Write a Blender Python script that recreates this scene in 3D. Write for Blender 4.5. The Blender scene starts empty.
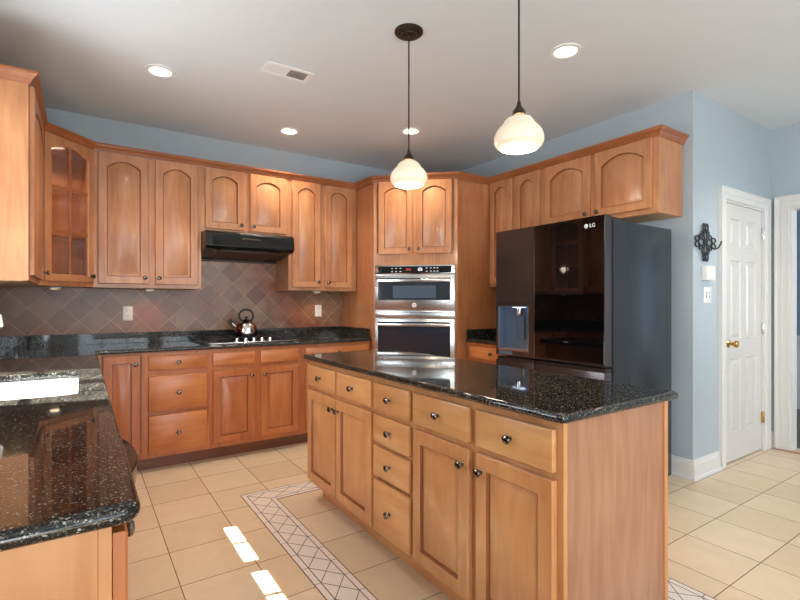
import bpy, bmesh, math, random
from mathutils import Vector, Matrix
random.seed(7)
PI = math.pi
S = bpy.context.scene
COL = S.collection

# ------------------------------------------------------------------ camera
cd = bpy.data.cameras.new('camera'); cam = bpy.data.objects.new('camera', cd); COL.objects.link(cam)
cam.location = (0, 0, 1.245)
cam.rotation_euler = (PI/2, 0, -math.atan(318/475.0))
cd.sensor_width = 36; cd.lens = 36*475/800.0; cd.shift_y = 3/800.0
cd.clip_start = 0.02; S.camera = cam

# ------------------------------------------------------------------ world, view
S.view_settings.view_transform = 'Standard'; S.view_settings.look = 'None'
S.view_settings.gamma = 1; S.view_settings.use_curve_mapping = False
S.view_settings.exposure = 0.5
W = bpy.data.worlds.new('world'); S.world = W; W.use_nodes = True
wn = W.node_tree.nodes; wl = W.node_tree.links
bg = wn['Background']; bg.inputs[0].default_value = (0.75, 0.87, 1.0, 1); bg.inputs[1].default_value = 1.6

def add_light(name, kind, loc, direction, energy, color, **kw):
    l = bpy.data.lights.new(name, kind); l.energy = energy; l.color = color
    for k, v in kw.items(): setattr(l, k, v)
    o = bpy.data.objects.new(name, l); COL.objects.link(o); o.location = loc
    o.rotation_euler = Vector(direction).to_track_quat('-Z', 'Y').to_euler()
    return o
sun = add_light('sun', 'SUN', (-4, 2, 6), (1.0, -0.22, -1.6), 34.0, (1.0, 0.95, 0.87), angle=0.006)
COOL = (0.84, 0.92, 1.0)
# added fill lamps at unseen rear and patio windows, aimed up for the ceiling
add_light('rear_fill', 'AREA', (1.4, -3.32, 1.35), (-.12, 1, 0.95), 70, COOL, shape='RECTANGLE', size=3.4, size_y=1.9)
add_light('patio_fill', 'AREA', (-0.72, -2.1, 1.15), (1, 0.3, 0.55), 80, COOL, shape='RECTANGLE', size=1.5, size_y=2.0)
add_light('daylight_sink_window', 'AREA', (-0.72, 2.48, 1.62), (1, 0, 0.1), 24, COOL, shape='RECTANGLE', size=1.1, size_y=1.0)
add_light('hall_fill', 'AREA', (6.9, -0.6, 1.6), (0, 1, 0), 60, COOL, shape='RECTANGLE', size=1.2, size_y=1.6)  # added fill lamp brightening the hall, no window behind it

# ------------------------------------------------------------------ materials
def srgb(r, g, b):
    f = lambda c: (c/255/12.92) if c/255 <= .04045 else ((c/255+.055)/1.055)**2.4
    return (f(r), f(g), f(b), 1)
def mat(name, color=(200,200,200), rough=.5, metal=0.0, coat=0.0, spec=None, emit=None, estr=0.0):
    m = bpy.data.materials.new(name); m.use_nodes = True
    b = m.node_tree.nodes['Principled BSDF']
    b.inputs['Base Color'].default_value = srgb(*color)
    b.inputs['Roughness'].default_value = rough; b.inputs['Metallic'].default_value = metal
    b.inputs['Coat Weight'].default_value = coat; b.inputs['Coat Roughness'].default_value = .12
    if spec is not None: b.inputs['Specular IOR Level'].default_value = spec
    if emit: b.inputs['Emission Color'].default_value = srgb(*emit); b.inputs['Emission Strength'].default_value = estr
    return m
def nt(m): return m.node_tree.nodes, m.node_tree.links, m.node_tree.nodes['Principled BSDF']
def ramp(n, stops, interp='LINEAR'):
    r = n.new('ShaderNodeValToRGB'); r.color_ramp.interpolation = interp
    while len(r.color_ramp.elements) < len(stops): r.color_ramp.elements.new(.5)
    for e, (p, c) in zip(r.color_ramp.elements, stops): e.position = p; e.color = c
    return r
def wood(name, dark, light, rough=.34, axis='Z', coat=.25, blotch=.5):
    m = mat(name, light, rough, coat=coat); n, l, b = nt(m)
    tc = n.new('ShaderNodeTexCoord'); oi = n.new('ShaderNodeObjectInfo')
    mul = n.new('ShaderNodeVectorMath'); mul.operation = 'SCALE'; mul.inputs[0].default_value = (7, 5, 9)
    l.new(oi.outputs['Random'], mul.inputs['Scale'])
    add = n.new('ShaderNodeVectorMath'); add.operation = 'ADD'
    l.new(tc.outputs['Object'], add.inputs[0]); l.new(mul.outputs[0], add.inputs[1])
    mp = n.new('ShaderNodeMapping'); l.new(add.outputs[0], mp.inputs[0])
    mp.inputs['Scale'].default_value = (14, 14, 1.6) if axis == 'Z' else (1.6, 14, 14)
    n1 = n.new('ShaderNodeTexNoise'); n1.inputs['Scale'].default_value = 1.6; n1.inputs['Detail'].default_value = 7; n1.inputs['Distortion'].default_value = .9
    l.new(mp.outputs[0], n1.inputs['Vector'])
    n2 = n.new('ShaderNodeTexNoise'); n2.inputs['Scale'].default_value = 3.2; n2.inputs['Detail'].default_value = 3
    l.new(add.outputs[0], n2.inputs['Vector'])
    mx = n.new('ShaderNodeMath'); mx.operation = 'MULTIPLY_ADD'; mx.inputs[1].default_value = blotch
    l.new(n2.outputs[0], mx.inputs[0])
    m2 = n.new('ShaderNodeMath'); m2.operation = 'MULTIPLY'; m2.inputs[1].default_value = 1-blotch
    l.new(n1.outputs[0], m2.inputs[0]); l.new(m2.outputs[0], mx.inputs[2])
    r = ramp(n, [(.32, srgb(*dark)), (.66, srgb(*light))]); l.new(mx.outputs[0], r.inputs[0])
    hs = n.new('ShaderNodeHueSaturation'); l.new(r.outputs[0], hs.inputs['Color'])
    mr = n.new('ShaderNodeMapRange'); mr.inputs[3].default_value = .94; mr.inputs[4].default_value = 1.06
    l.new(oi.outputs['Random'], mr.inputs[0]); l.new(mr.outputs[0], hs.inputs['Value'])
    l.new(hs.outputs[0], b.inputs['Base Color'])
    return m
def granite(name):
    m = mat(name, (20, 22, 20), .04, coat=0.0); n, l, b = nt(m)
    b.inputs['Specular IOR Level'].default_value = .5
    tc = n.new('ShaderNodeTexCoord')
    v = n.new('ShaderNodeTexVoronoi'); v.inputs['Scale'].default_value = 360; l.new(tc.outputs['Object'], v.inputs['Vector'])
    v.inputs['Randomness'].default_value = 1
    sx = n.new('ShaderNodeSeparateColor'); l.new(v.outputs['Color'], sx.inputs[0])
    r1 = ramp(n, [(0, srgb(13,13,13)), (.36, srgb(26,24,22)), (.60, srgb(42,39,34)), (.76, srgb(66,61,54)), (.88, srgb(104,100,92)), (.955, srgb(170,170,160))], 'CONSTANT')
    l.new(sx.outputs[0], r1.inputs[0])
    no = n.new('ShaderNodeTexNoise'); no.inputs['Scale'].default_value = 22; no.inputs['Detail'].default_value = 4; l.new(tc.outputs['Object'], no.inputs['Vector'])
    r2 = ramp(n, [(.38, (0,0,0,1)), (.62, (1,1,1,1))]); l.new(no.outputs[0], r2.inputs[0])
    mx = n.new('ShaderNodeMix'); mx.data_type = 'RGBA'; mx.inputs['B'].default_value = srgb(14,16,15)
    l.new(r2.outputs[0], mx.inputs['Factor']); l.new(r1.outputs[0], mx.inputs['A'])
    fac = n.new('ShaderNodeMath'); fac.operation = 'MULTIPLY'; fac.inputs[1].default_value = .35
    l.new(r2.outputs[0], fac.inputs[0]); l.new(fac.outputs[0], mx.inputs['Factor'])
    l.new(mx.outputs['Result'], b.inputs['Base Color'])
    return m
def tiles(name, c1, c2, mortar, size, msize, rot, phase, plane, rough, mott, bump=.25, tint=None):
    m = mat(name, c1, rough); n, l, b = nt(m)
    tc = n.new('ShaderNodeTexCoord'); sp = n.new('ShaderNodeSeparateXYZ'); l.new(tc.outputs['Object'], sp.inputs[0])
    cb = n.new('ShaderNodeCombineXYZ')
    l.new(sp.outputs[plane[0]], cb.inputs[0]); l.new(sp.outputs[plane[1]], cb.inputs[1])
    sub = n.new('ShaderNodeVectorMath'); sub.operation = 'SUBTRACT'; sub.inputs[1].default_value = (phase[0], phase[1], 0); l.new(cb.outputs[0], sub.inputs[0])
    vr = n.new('ShaderNodeVectorRotate'); vr.rotation_type = 'Z_AXIS'; vr.inputs['Angle'].default_value = rot; l.new(sub.outputs[0], vr.inputs['Vector'])
    of = n.new('ShaderNodeVectorMath'); of.operation = 'ADD'; of.inputs[1].default_value = (size*40, size*40, 0); l.new(vr.outputs[0], of.inputs[0])
    br = n.new('ShaderNodeTexBrick'); br.offset = 0; br.squash = 1
    br.inputs['Scale'].default_value = 1; br.inputs['Brick Width'].default_value = size; br.inputs['Row Height'].default_value = size
    br.inputs['Mortar Size'].default_value = msize; br.inputs['Mortar Smooth'].default_value = .3
    br.inputs['Color1'].default_value = srgb(*c1); br.inputs['Color2'].default_value = srgb(*c2); br.inputs['Mortar'].default_value = srgb(*mortar)
    l.new(of.outputs[0], br.inputs['Vector'])
    no = n.new('ShaderNodeTexNoise'); no.inputs['Scale'].default_value = 7; no.inputs['Detail'].default_value = 6; no.inputs['Roughness'].default_value = .65; no.inputs['Distortion'].default_value = .6
    l.new(tc.outputs['Object'], no.inputs['Vector'])
    mr = n.new('ShaderNodeMapRange'); mr.inputs[1].default_value = .3; mr.inputs[2].default_value = .7; mr.inputs[3].default_value = 1-mott; mr.inputs[4].default_value = 1+mott
    l.new(no.outputs[0], mr.inputs[0])
    hs = n.new('ShaderNodeHueSaturation'); l.new(br.outputs['Color'], hs.inputs['Color']); l.new(mr.outputs[0], hs.inputs['Value'])
    out = hs.outputs[0]
    if tint:
        n3 = n.new('ShaderNodeTexNoise'); n3.inputs['Scale'].default_value = 2.6; n3.inputs['Detail'].default_value = 2; l.new(tc.outputs['Object'], n3.inputs['Vector'])
        r3 = ramp(n, [(.42, (0,0,0,1)), (.66, (.75,.75,.75,1))]); l.new(n3.outputs[0], r3.inputs[0])
        mx = n.new('ShaderNodeMix'); mx.data_type = 'RGBA'; mx.blend_type = 'MULTIPLY'; mx.inputs['B'].default_value = srgb(*tint)
        l.new(r3.outputs[0], mx.inputs['Factor']); l.new(out, mx.inputs['A']); out = mx.outputs['Result']
    l.new(out, b.inputs['Base Color'])
    bp = n.new('ShaderNodeBump'); bp.inputs['Strength'].default_value = bump; bp.inputs['Distance'].default_value = .002; bp.invert = True
    l.new(br.outputs['Fac'], bp.inputs['Height']); l.new(bp.outputs[0], b.inputs['Normal'])
    return m
def thin_glass(name, color=(1,1,1), refl=.12, rough=.0):
    m = bpy.data.materials.new(name); m.use_nodes = True; n = m.node_tree.nodes; l = m.node_tree.links; n.clear()
    o = n.new('ShaderNodeOutputMaterial'); t = n.new('ShaderNodeBsdfTransparent'); t.inputs[0].default_value = (*color, 1)
    g = n.new('ShaderNodeBsdfGlossy'); g.inputs['Roughness'].default_value = rough
    f = n.new('ShaderNodeLayerWeight'); f.inputs[0].default_value = .5
    p = n.new('ShaderNodeMath'); p.operation = 'POWER'; p.inputs[1].default_value = 4; l.new(f.outputs['Facing'], p.inputs[0])
    a = n.new('ShaderNodeMath'); a.operation = 'MULTIPLY_ADD'; a.use_clamp = True; a.inputs[1].default_value = .8; a.inputs[2].default_value = refl+.04; l.new(p.outputs[0], a.inputs[0])
    mx = n.new('ShaderNodeMixShader'); l.new(a.outputs[0], mx.inputs[0]); l.new(t.outputs[0], mx.inputs[1]); l.new(g.outputs[0], mx.inputs[2]); l.new(mx.outputs[0], o.inputs[0])
    return m
def paint(name, color, rough=.5, spec=.4):
    m = mat(name, color, rough, spec=spec); n, l, b = nt(m)
    no = n.new('ShaderNodeTexNoise'); no.inputs['Scale'].default_value = 220; no.inputs['Detail'].default_value = 2
    tc = n.new('ShaderNodeTexCoord'); l.new(tc.outputs['Object'], no.inputs['Vector'])
    bp = n.new('ShaderNodeBump'); bp.inputs['Strength'].default_value = .06; bp.inputs['Distance'].default_value = .001
    l.new(no.outputs[0], bp.inputs['Height']); l.new(bp.outputs[0], b.inputs['Normal'])
    return m
def brushed(name, color, rough, axis=0, metal=1.0):
    m = mat(name, color, rough, metal); n, l, b = nt(m)
    tc = n.new('ShaderNodeTexCoord'); mp = n.new('ShaderNodeMapping'); l.new(tc.outputs['Object'], mp.inputs[0])
    sc = [260, 260, 260]; sc[axis] = 3; mp.inputs['Scale'].default_value = sc
    no = n.new('ShaderNodeTexNoise'); no.inputs['Scale'].default_value = 1; l.new(mp.outputs[0], no.inputs['Vector'])
    mr = n.new('ShaderNodeMapRange'); mr.inputs[3].default_value = rough*.75; mr.inputs[4].default_value = rough*1.3
    l.new(no.outputs[0], mr.inputs[0]); l.new(mr.outputs[0], b.inputs['Roughness'])
    return m

M = {}
M['wood'] = wood('maple_vertical', (166,103,65), (203,142,96))
M['woodh'] = wood('maple_horizontal', (172,103,58), (208,141,88), axis='X')
M['woodbase'] = wood('maple_base_vertical', (168,92,48), (198,122,70))
M['woodbaseh'] = wood('maple_base_horizontal', (176,100,52), (208,134,78), axis='X')
M['isl'] = wood('maple_island_vertical', (190,124,76), (216,156,102))
M['islh'] = wood('maple_island_horizontal', (194,130,78), (220,162,106), axis='X')
M['crown'] = wood('maple_crown', (140,76,40), (172,104,60), axis='X')
M['endpan'] = wood('maple_end_panel', (158,104,74), (184,132,98), blotch=.3)
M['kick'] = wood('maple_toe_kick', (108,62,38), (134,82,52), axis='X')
M['groovewood'] = wood('dark_groove_wood', (132,74,40), (160,96,56))  # darker wood tone for the panel groove faces
M['cabin'] = mat('cabinet_underside', (196,162,118), .6)
M['granite'] = granite('black_green_granite')
M['floor'] = tiles('floor_tile', (226,203,173), (216,190,158), (128,104,82), .335, .0026, 0, (1.03, 2.27), (0,1), .23, .05, bump=.3)
M['splash'] = tiles('slate_backsplash', (152,116,88), (122,82,58), (184,152,126), .1524, .0024, PI/4, (.95, .995), (0,2), 0.30, .30, tint=(228,152,120))
M['splashy'] = tiles('slate_backsplash_side', (152,116,88), (122,82,58), (184,152,126), .1524, .0024, PI/4, (4.4, .995), (1,2), 0.30, .30, tint=(228,152,120))
M['wall'] = paint('blue_grey_wall_paint', (176,186,192), .40)
M['ceil'] = paint('ceiling_paint', (222,225,227), .5, .3)
M['trim'] = paint('white_trim_paint', (222,219,214), .3)
M['door'] = paint('white_door_paint', (212,207,202), .3)
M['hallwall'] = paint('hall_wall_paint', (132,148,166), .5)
M['hallfloor'] = wood('dark_hall_floor', (48,36,30), (74,56,46), axis='X')
M['steel'] = brushed('brushed_steel', (205,203,200), .24)
M['steelv'] = mat('polished_steel', (215,213,208), .14, 1)
M['chrome'] = mat('dark_nickel', (120,114,110), .1, 1)
M['blackgloss'] = mat('black_gloss', (9,9,10), .08)
M['blackglass'] = mat('black_glass', (5,5,6), .03, spec=.6)
M['fridge'] = mat('black_stainless', (92,84,84), .24, .85)
M['fridgeside'] = mat('dark_grey_fridge_side', (60,63,68), .24, .5)
M['matteblack'] = mat('matte_black_iron', (20,20,21), .5)
M['hood'] = mat('black_enamel', (16,16,17), .25)
M['darkmetal'] = mat('bronze_metal', (58,48,42), .4, .6)
M['white'] = mat('white_plastic', (235,233,228), .35)
M['sink'] = mat('white_enamel_sink', (240,241,242), .12)
M['gap'] = mat('dark_recess', (12,10,9), .8)
M['brass'] = mat('brass', (196,160,90), .2, 1)
M['red'] = mat('red_lcd', (60,10,10), .3, emit=(255,70,50), estr=.25)
M['ink'] = mat('pale_print', (205,205,205), .5, emit=(200,205,210), estr=.25)
M['glass'] = thin_glass('window_glass', (.96,.98,.98), .0)
M['cabglass'] = thin_glass('cabinet_glass', (.93,.93,.92), .06)
M['ovenglass'] = mat('oven_window_glass', (38,44,54), .05, spec=.8)
M['ovendark'] = mat('oven_window_inner', (74,88,104), .08, spec=.8)
M['shade'] = mat('lit_opal_glass', (226,208,184), .25, emit=(255,228,196), estr=.22)
M['bulb'] = mat('lit_bulb', (255,250,240), .4, emit=(255,240,214), estr=3)
M['puck'] = mat('lit_puck_lens', (255,240,220), .4, emit=(255,224,180), estr=5)
M['tilereflect'] = mat('reddish_reflection_steel', (150,92,76), .2, 1)  # reddish reflection painted into the kettle steel
M['mosaic'] = mat('pale_mosaic_tile', (232,220,208), .22)
M['grout'] = mat('dark_grout', (78,62,56), .7)
M['blue'] = mat('cool_dispenser_lamp', (220,235,255), .4, emit=(200,225,255), estr=2.2)
M['bluegrey'] = mat('dispenser_recess', (96,112,134), .3, .4)

# ------------------------------------------------------------------ helpers
def obj(name, bm, m, parent=None, smooth=None, label=None, bevel=0):
    me = bpy.data.meshes.new(name)
    bmesh.ops.recalc_face_normals(bm, faces=bm.faces)
    bm.to_mesh(me); bm.free()
    for k in (m if isinstance(m, (list, tuple)) else [m]): me.materials.append(k)
    if smooth is not None:
        me.polygons.foreach_set('use_smooth', [True]*len(me.polygons))
        me.set_sharp_from_angle(angle=math.radians(smooth))
    o = bpy.data.objects.new(name, me); COL.objects.link(o)
    if parent: o.parent = parent
    if label: o['label'] = label
    if bevel:
        b = o.modifiers.new('bevel', 'BEVEL'); b.width = bevel; b.segments = 2; b.limit_method = 'ANGLE'; b.angle_limit = math.radians(50)
    return o
def thing(name, label, cat, loc=(0,0,0), rz=0, group=None):
    o = bpy.data.objects.new(name, None); COL.objects.link(o); o.empty_display_size = .05
    o.location = loc; o.rotation_euler = (0, 0, rz); o['label'] = label; o['category'] = cat
    if group: o['group'] = group
    return o
def tag(o, label, cat, group=None):
    o['label'] = label; o['category'] = cat
    if group: o['group'] = group
    return o
def struct(name, bm, m, smooth=None, label=None):
    o = obj(name, bm, m, None, smooth); o['kind'] = 'structure'; 
    if label: o['label'] = label
    return o
def NB(): return bmesh.new()
def weighted(o):
    w = o.modifiers.new('weighted_normal', 'WEIGHTED_NORMAL'); w.keep_sharp = True; w.weight = 100; return o
def box(bm, x0, x1, y0, y1, z0, z1, bev=0, seg=1, mi=0):
    r = bmesh.ops.create_cube(bm, size=1)
    vs = r['verts']
    for v in vs:
        v.co = Vector((x0 + (v.co.x+.5)*(x1-x0), y0 + (v.co.y+.5)*(y1-y0), z0 + (v.co.z+.5)*(z1-z0)))
    fs = list({f for v in vs for f in v.link_faces})
    for f in fs: f.material_index = mi
    if bev:
        es = list({e for v in vs for e in v.link_edges})
        bmesh.ops.bevel(bm, geom=es, offset=bev, segments=seg, affect='EDGES', profile=.5)
    return bm
def ringloft(bm, rings, close_ends=(True, True), closed=True, mi=0):
    vr = [[bm.verts.new(p) for p in r] for r in rings]
    n = len(rings[0])
    for a, b in zip(vr[:-1], vr[1:]):
        for i in range(n if closed else n-1):
            j = (i+1) % n
            try: bm.faces.new((a[i], a[j], b[j], b[i])).material_index = mi
            except ValueError: pass
    if close_ends[0]: bm.faces.new(list(reversed(vr[0]))).material_index = mi
    if close_ends[1]: bm.faces.new(vr[-1]).material_index = mi
    return vr
def lathe(bm, prof, n=32, mtx=None, mi=0):
    """prof: list of (r,z); z axis; r may be 0 at the ends"""
    rings = []
    mtx = mtx or Matrix()
    vr = []
    for r, z in prof:
        if r < 1e-6: vr.append([bm.verts.new(mtx @ Vector((0,0,z)))])
        else: vr.append([bm.verts.new(mtx @ Vector((r*math.cos(2*PI*i/n), r*math.sin(2*PI*i/n), z))) for i in range(n)])
    for a, b in zip(vr[:-1], vr[1:]):
        for i in range(n):
            j = (i+1) % n
            if len(a) == 1 and len(b) == 1: continue
            if len(a) == 1: f = bm.faces.new((a[0], b[j], b[i]))
            elif len(b) == 1: f = bm.faces.new((a[i], a[j], b[0]))
            else: f = bm.faces.new((a[i], a[j], b[j], b[i]))
            f.material_index = mi
    return bm
def tube(bm, pts, r, n=10, closed=False, mi=0):
    pts = [Vector(p) for p in pts]; k = len(pts); rings = []
    up = Vector((0,0,1)); last = None
    for i, p in enumerate(pts):
        if closed: t = (pts[(i+1) % k] - pts[i-1]).normalized()
        else: t = (pts[min(i+1,k-1)] - pts[max(i-1,0)]).normalized()
        if last is None:
            a = t.cross(up)
            if a.length < .05: a = t.cross(Vector((1,0,0)))
            a.normalize()
        else:
            a = (last - t*last.dot(t)).normalized()
        last = a; b = t.cross(a)
        rr = r[i] if isinstance(r, (list, tuple)) else r
        rings.append([p + (a*math.cos(2*PI*j/n) + b*math.sin(2*PI*j/n))*rr for j in range(n)])
    if closed:
        rings.append(rings[0])
        vr = [[bm.verts.new(p) for p in rg] for rg in rings[:-1]]
        for q in range(k):
            A, B = vr[q], vr[(q+1) % k]
            for j in range(n):
                bm.faces.new((A[j], A[(j+1)%n], B[(j+1)%n], B[j])).material_index = mi
    else: ringloft(bm, rings, mi=mi)
    return bm
def prism(bm, poly, plane, a, b, mi=0):
    """poly extruded between a and b along the axis missing from plane ('yz' -> along x)"""
    def P(p, t):
        if plane == 'yz': return (t, p[0], p[1])
        if plane == 'xz': return (p[0], t, p[1])
        return (p[0], p[1], t)
    ringloft(bm, [[P(p, a) for p in poly], [P(p, b) for p in poly]], mi=mi); return bm
def sweep(bm, path, prof, pre=None, post=None):
    """prof (out,z) swept along a 2D path, outward = right of travel, mitred; pre/post = phantom neighbours"""
    pts = [Vector(p) for p in path]
    full = ([Vector(pre)] if pre else []) + pts + ([Vector(post)] if post else [])
    off = 1 if pre else 0
    rings = []
    for i, p in enumerate(pts):
        k = i + off
        d1 = (full[k]-full[k-1]).normalized() if k > 0 else None
        d2 = (full[k+1]-full[k]).normalized() if k+1 < len(full) else None
        if d1 is None: d1 = d2
        if d2 is None: d2 = d1
        n1 = Vector((d1.y, -d1.x)); n2 = Vector((d2.y, -d2.x)); mm = (n1+n2).normalized(); mm /= max(.2, mm.dot(n1))
        rings.append([(p.x+mm.x*o, p.y+mm.y*o, z) for o, z in prof])
    ringloft(bm, rings); return bm
def text_obj(name, s, size, m, parent, loc, rot, extrude=.0006, align='CENTER'):
    c = bpy.data.curves.new(name, 'FONT'); c.body = s; c.size = size; c.extrude = extrude; c.align_x = align; c.align_y = 'CENTER'; c.resolution_u = 3
    t = bpy.data.objects.new(name+'_tmp', c); COL.objects.link(t)
    bpy.context.view_layer.update()
    me = bpy.data.meshes.new_from_object(t.evaluated_get(bpy.context.evaluated_depsgraph_get()))
    bpy.data.objects.remove(t); me.materials.clear(); me.materials.append(m)
    o = bpy.data.objects.new(name, me); COL.objects.link(o); o.parent = parent; o.location = loc; o.rotation_euler = rot
    return o

# ---- cabinet pieces (local: x to the right seen from the front, y into the cabinet, z up)
def outline(w, h, inset, arch, z0, x0, n=14):
    """rect with optional arched top; returns ccw list in xz"""
    l, r, b = x0+inset, x0+w-inset, z0+inset
    t = z0+h-inset
    pts = [(l, b), (r, b)]
    for i in range(n+1):
        s = i/n; x = r + (l-r)*s
        u = (s-.5)*2
        sag = arch*(1-u*u) if arch else 0
        sh = 1 if arch else 0
        pts.append((x, t - (arch - sag)*sh))
    return pts
def panel_bm(w, h, x0, z0, arch=0.0, stile=.056, th=.022, y0=-.024, glass=False):
    bm = NB(); yb = y0+th
    def ring(ins, a, y): return [(x, y, z) for x, z in outline(w, h, ins, a, z0, x0)]
    def oring(ins, y): return [(x, y, z) for x, z in outline(w, h, ins, 0, z0, x0)]
    if glass:
        rings = [oring(0, yb), oring(0, y0+.004), oring(.004, y0), ring(stile, arch, y0), ring(stile+.006, arch, y0+.006), ring(stile+.006, arch, yb)]
        vr = ringloft(bm, rings, (False, False))
        n = len(vr[0])
        for i in range(n): bm.faces.new((vr[-1][i], vr[-1][(i+1)%n], vr[0][(i+1)%n], vr[0][i]))
        return bm
    rings = [oring(0, yb), oring(0, y0+.004), oring(.004, y0), ring(stile, arch, y0), ring(stile+.004, arch, y0+.013),
             ring(stile+.008, arch, y0+.013), ring(stile+.034, arch, y0+.0005)]
    ringloft(bm, rings); bm.faces.ensure_lookup_table()
    n = len(rings[0])
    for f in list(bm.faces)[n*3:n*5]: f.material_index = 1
    return bm
KNOB = {}
def knob(parent, x, z, y=-.0245, m='chrome', s=1.0):
    if m not in KNOB:
        bm = NB()
        mt = Matrix.Rotation(PI/2, 4, 'X')
        lathe(bm, [(0,0),(.0085,0),(.0085,.002),(.0055,.004),(.0048,.012),(.0075,.015),(.0145,.018),(.0162,.022),(.0145,.027),(.009,.030),(0,.0312)], 20, mt)
        k = obj('knob', bm, M[m], parent, 40); KNOB[m] = k
    else:
        k = KNOB[m].copy(); COL.objects.link(k); k.parent = parent
    k.location = (x, y, z); k.scale = (s, s, s)
    return k
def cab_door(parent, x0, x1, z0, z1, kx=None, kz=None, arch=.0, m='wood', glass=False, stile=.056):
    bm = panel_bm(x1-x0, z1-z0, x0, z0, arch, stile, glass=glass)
    d = obj('door', bm, [M[m], M['groovewood']], parent, 30)
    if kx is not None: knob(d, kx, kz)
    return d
def cab_drawer(parent, x0, x1, z0, z1, m='woodbaseh', k=True):
    bm = box(NB(), x0, x1, -.025, -.002, z0, z1, .005, 2)
    d = obj('drawer', bm, M[m], parent, 40)
    if k: knob(d, (x0+x1)/2, (z0+z1)/2)
    return d
def frame(parent, w, z0, z1, stiles, rails, m='wood', th=.019):
    """face frame: stiles = (x0,x1) full height; rails = (x0,x1,z0,z1)"""
    bm = NB()
    for a, b in stiles: box(bm, a, b, -.0005, th, z0, z1, .0008)
    for a, b, c, d in rails: box(bm, max(a,.002), min(b,w-.002), 0, th-.0005, c+.001, d-.001)
    return obj('face_frame', bm, M[m], parent)
CROWN = [(0,2.376),(.007,2.376),(.009,2.385),(.014,2.389),(.017,2.398),(.026,2.410),(.036,2.418),(.038,2.424),(.043,2.426),(.043,2.436),(0,2.436)]

# ================================================================== SETTING
XL, YB, H = -.55, 4.54, 2.743
struct('floor', box(NB(), -.67, 5.1, -3.3, 4.66, -.1, 0), M['floor'])
struct('ceiling', box(NB(), -.67, 8.0, -3.3, 4.66, H, H+.12), M['ceil'])
struct('wall_back', box(NB(), -.67, 3.70, YB, YB+.12, 0, H), M['wall'])
# left wall with the sink window and an unseen patio window added to light the island
bm = NB()
WIN = (2.02, 3.06, 1.10, 2.245); PAT = (-2.9, -1.3, .05, 2.1)
box(bm, XL-.12, XL, WIN[1], YB, 0, H); box(bm, XL-.12, XL, WIN[0], WIN[1], 0, WIN[2]); box(bm, XL-.12, XL, WIN[0], WIN[1], WIN[3], H)
box(bm, XL-.12, XL, PAT[1], WIN[0], 0, H); box(bm, XL-.12, XL, PAT[0], PAT[1], PAT[3], H); box(bm, XL-.12, XL, PAT[0], PAT[1], 0, PAT[2]); box(bm, XL-.12, XL, -3.3, PAT[0], 0, H)
struct('wall_left', bm, M['wall'])
def window(name, plane, pos, a0, a1, z0, z1, nv, nh, casing=True, mull=None, inner=1):
    """plane 'x': window in a wall of constant x at pos (outer face of the opening frame)"""
    bm = NB(); t = .05
    def B(a, b, c, d, e0=0.0, e1=.05):
        if plane == 'x': box(bm, pos+e0, pos+e1, a, b, c, d)
        else: box(bm, a, b, pos+e0, pos+e1, c, d)
    B(a0, a0+t, z0, z1); B(a1-t, a1, z0, z1); B(a0+t, a1-t, z0, z0+t); B(a0+t, a1-t, z1-t, z1)
    for i in range(1, nv):
        a = a0 + (a1-a0)*i/nv
        w = (mull or .012) if (mull and i*2 == nv) or not mull else .009
        B(a-w, a+w, z0+t, z1-t, .012, .042)
    for i in range(1, nh):
        z = z0 + (z1-z0)*i/nh; B(a0+t, a1-t, z-.009, z+.009, .016, .036)
    f = struct(name, bm, M['trim'])
    g = NB()
    if plane == 'x': box(g, pos+.024, pos+.028, a0+t*.8, a1-t*.8, z0+t*.8, z1-t*.8)
    else: box(g, a0+t*.8, a1-t*.8, pos+.024, pos+.028, z0+t*.8, z1-t*.8)
    obj('pane', g, M['glass'], f)
    return f
window('window_1', 'x', XL-.11, WIN[0], WIN[1], WIN[2], WIN[3], 4, 2, mull=.055)
window('window_2', 'x', XL-.10, PAT[0], PAT[1], PAT[2], PAT[3], 3, 1, mull=None)
# wall behind the camera with three windows
bm = NB(); ws = [(-.1, 1.3), (1.5, 2.9), (3.1, 4.5)]; zz = (.5, 2.3)
box(bm, -.67, 5.1, -3.3, -3.18, 0, zz[0]); box(bm, -.67, 5.1, -3.3, -3.18, zz[1], H)
edges = [-.67] + [e for w in ws for e in w] + [5.1]
for a, b in zip(edges[::2], edges[1::2]): box(bm, a, b, -3.3, -3.18, zz[0], zz[1])
struct('wall_front', bm, M['wall'])
for i, (a, b) in enumerate(ws): window('window_%d' % (i+3), 'y', -3.26, a, b, zz[0], zz[1], 3, 3)
# fridge wall, door wall, far wall
struct('wall_right', box(NB(), 3.58, 3.70, 1.634, YB, 0, H), M['wall'])
DX0, DX1, DZ = 4.065, 4.80, 2.035
bm = NB(); box(bm, 3.7, DX0, 1.634, 1.754, 0, H); box(bm, DX1, 4.953, 1.634, 1.754, 0, H); box(bm, DX0, DX1, 1.634, 1.754, DZ, H)
struct('wall_pantry', bm, M['wall'])
OY0, OY1, OZ = .55, 1.50, 2.05
bm = NB(); box(bm, 4.953, 5.073, OY1, 1.754, 0, H); box(bm, 4.953, 5.073, -3.3, OY0, 0, H); box(bm, 4.953, 5.073, OY0, OY1, OZ, H)
struct('wall_far', bm, M['wall'])
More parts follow.
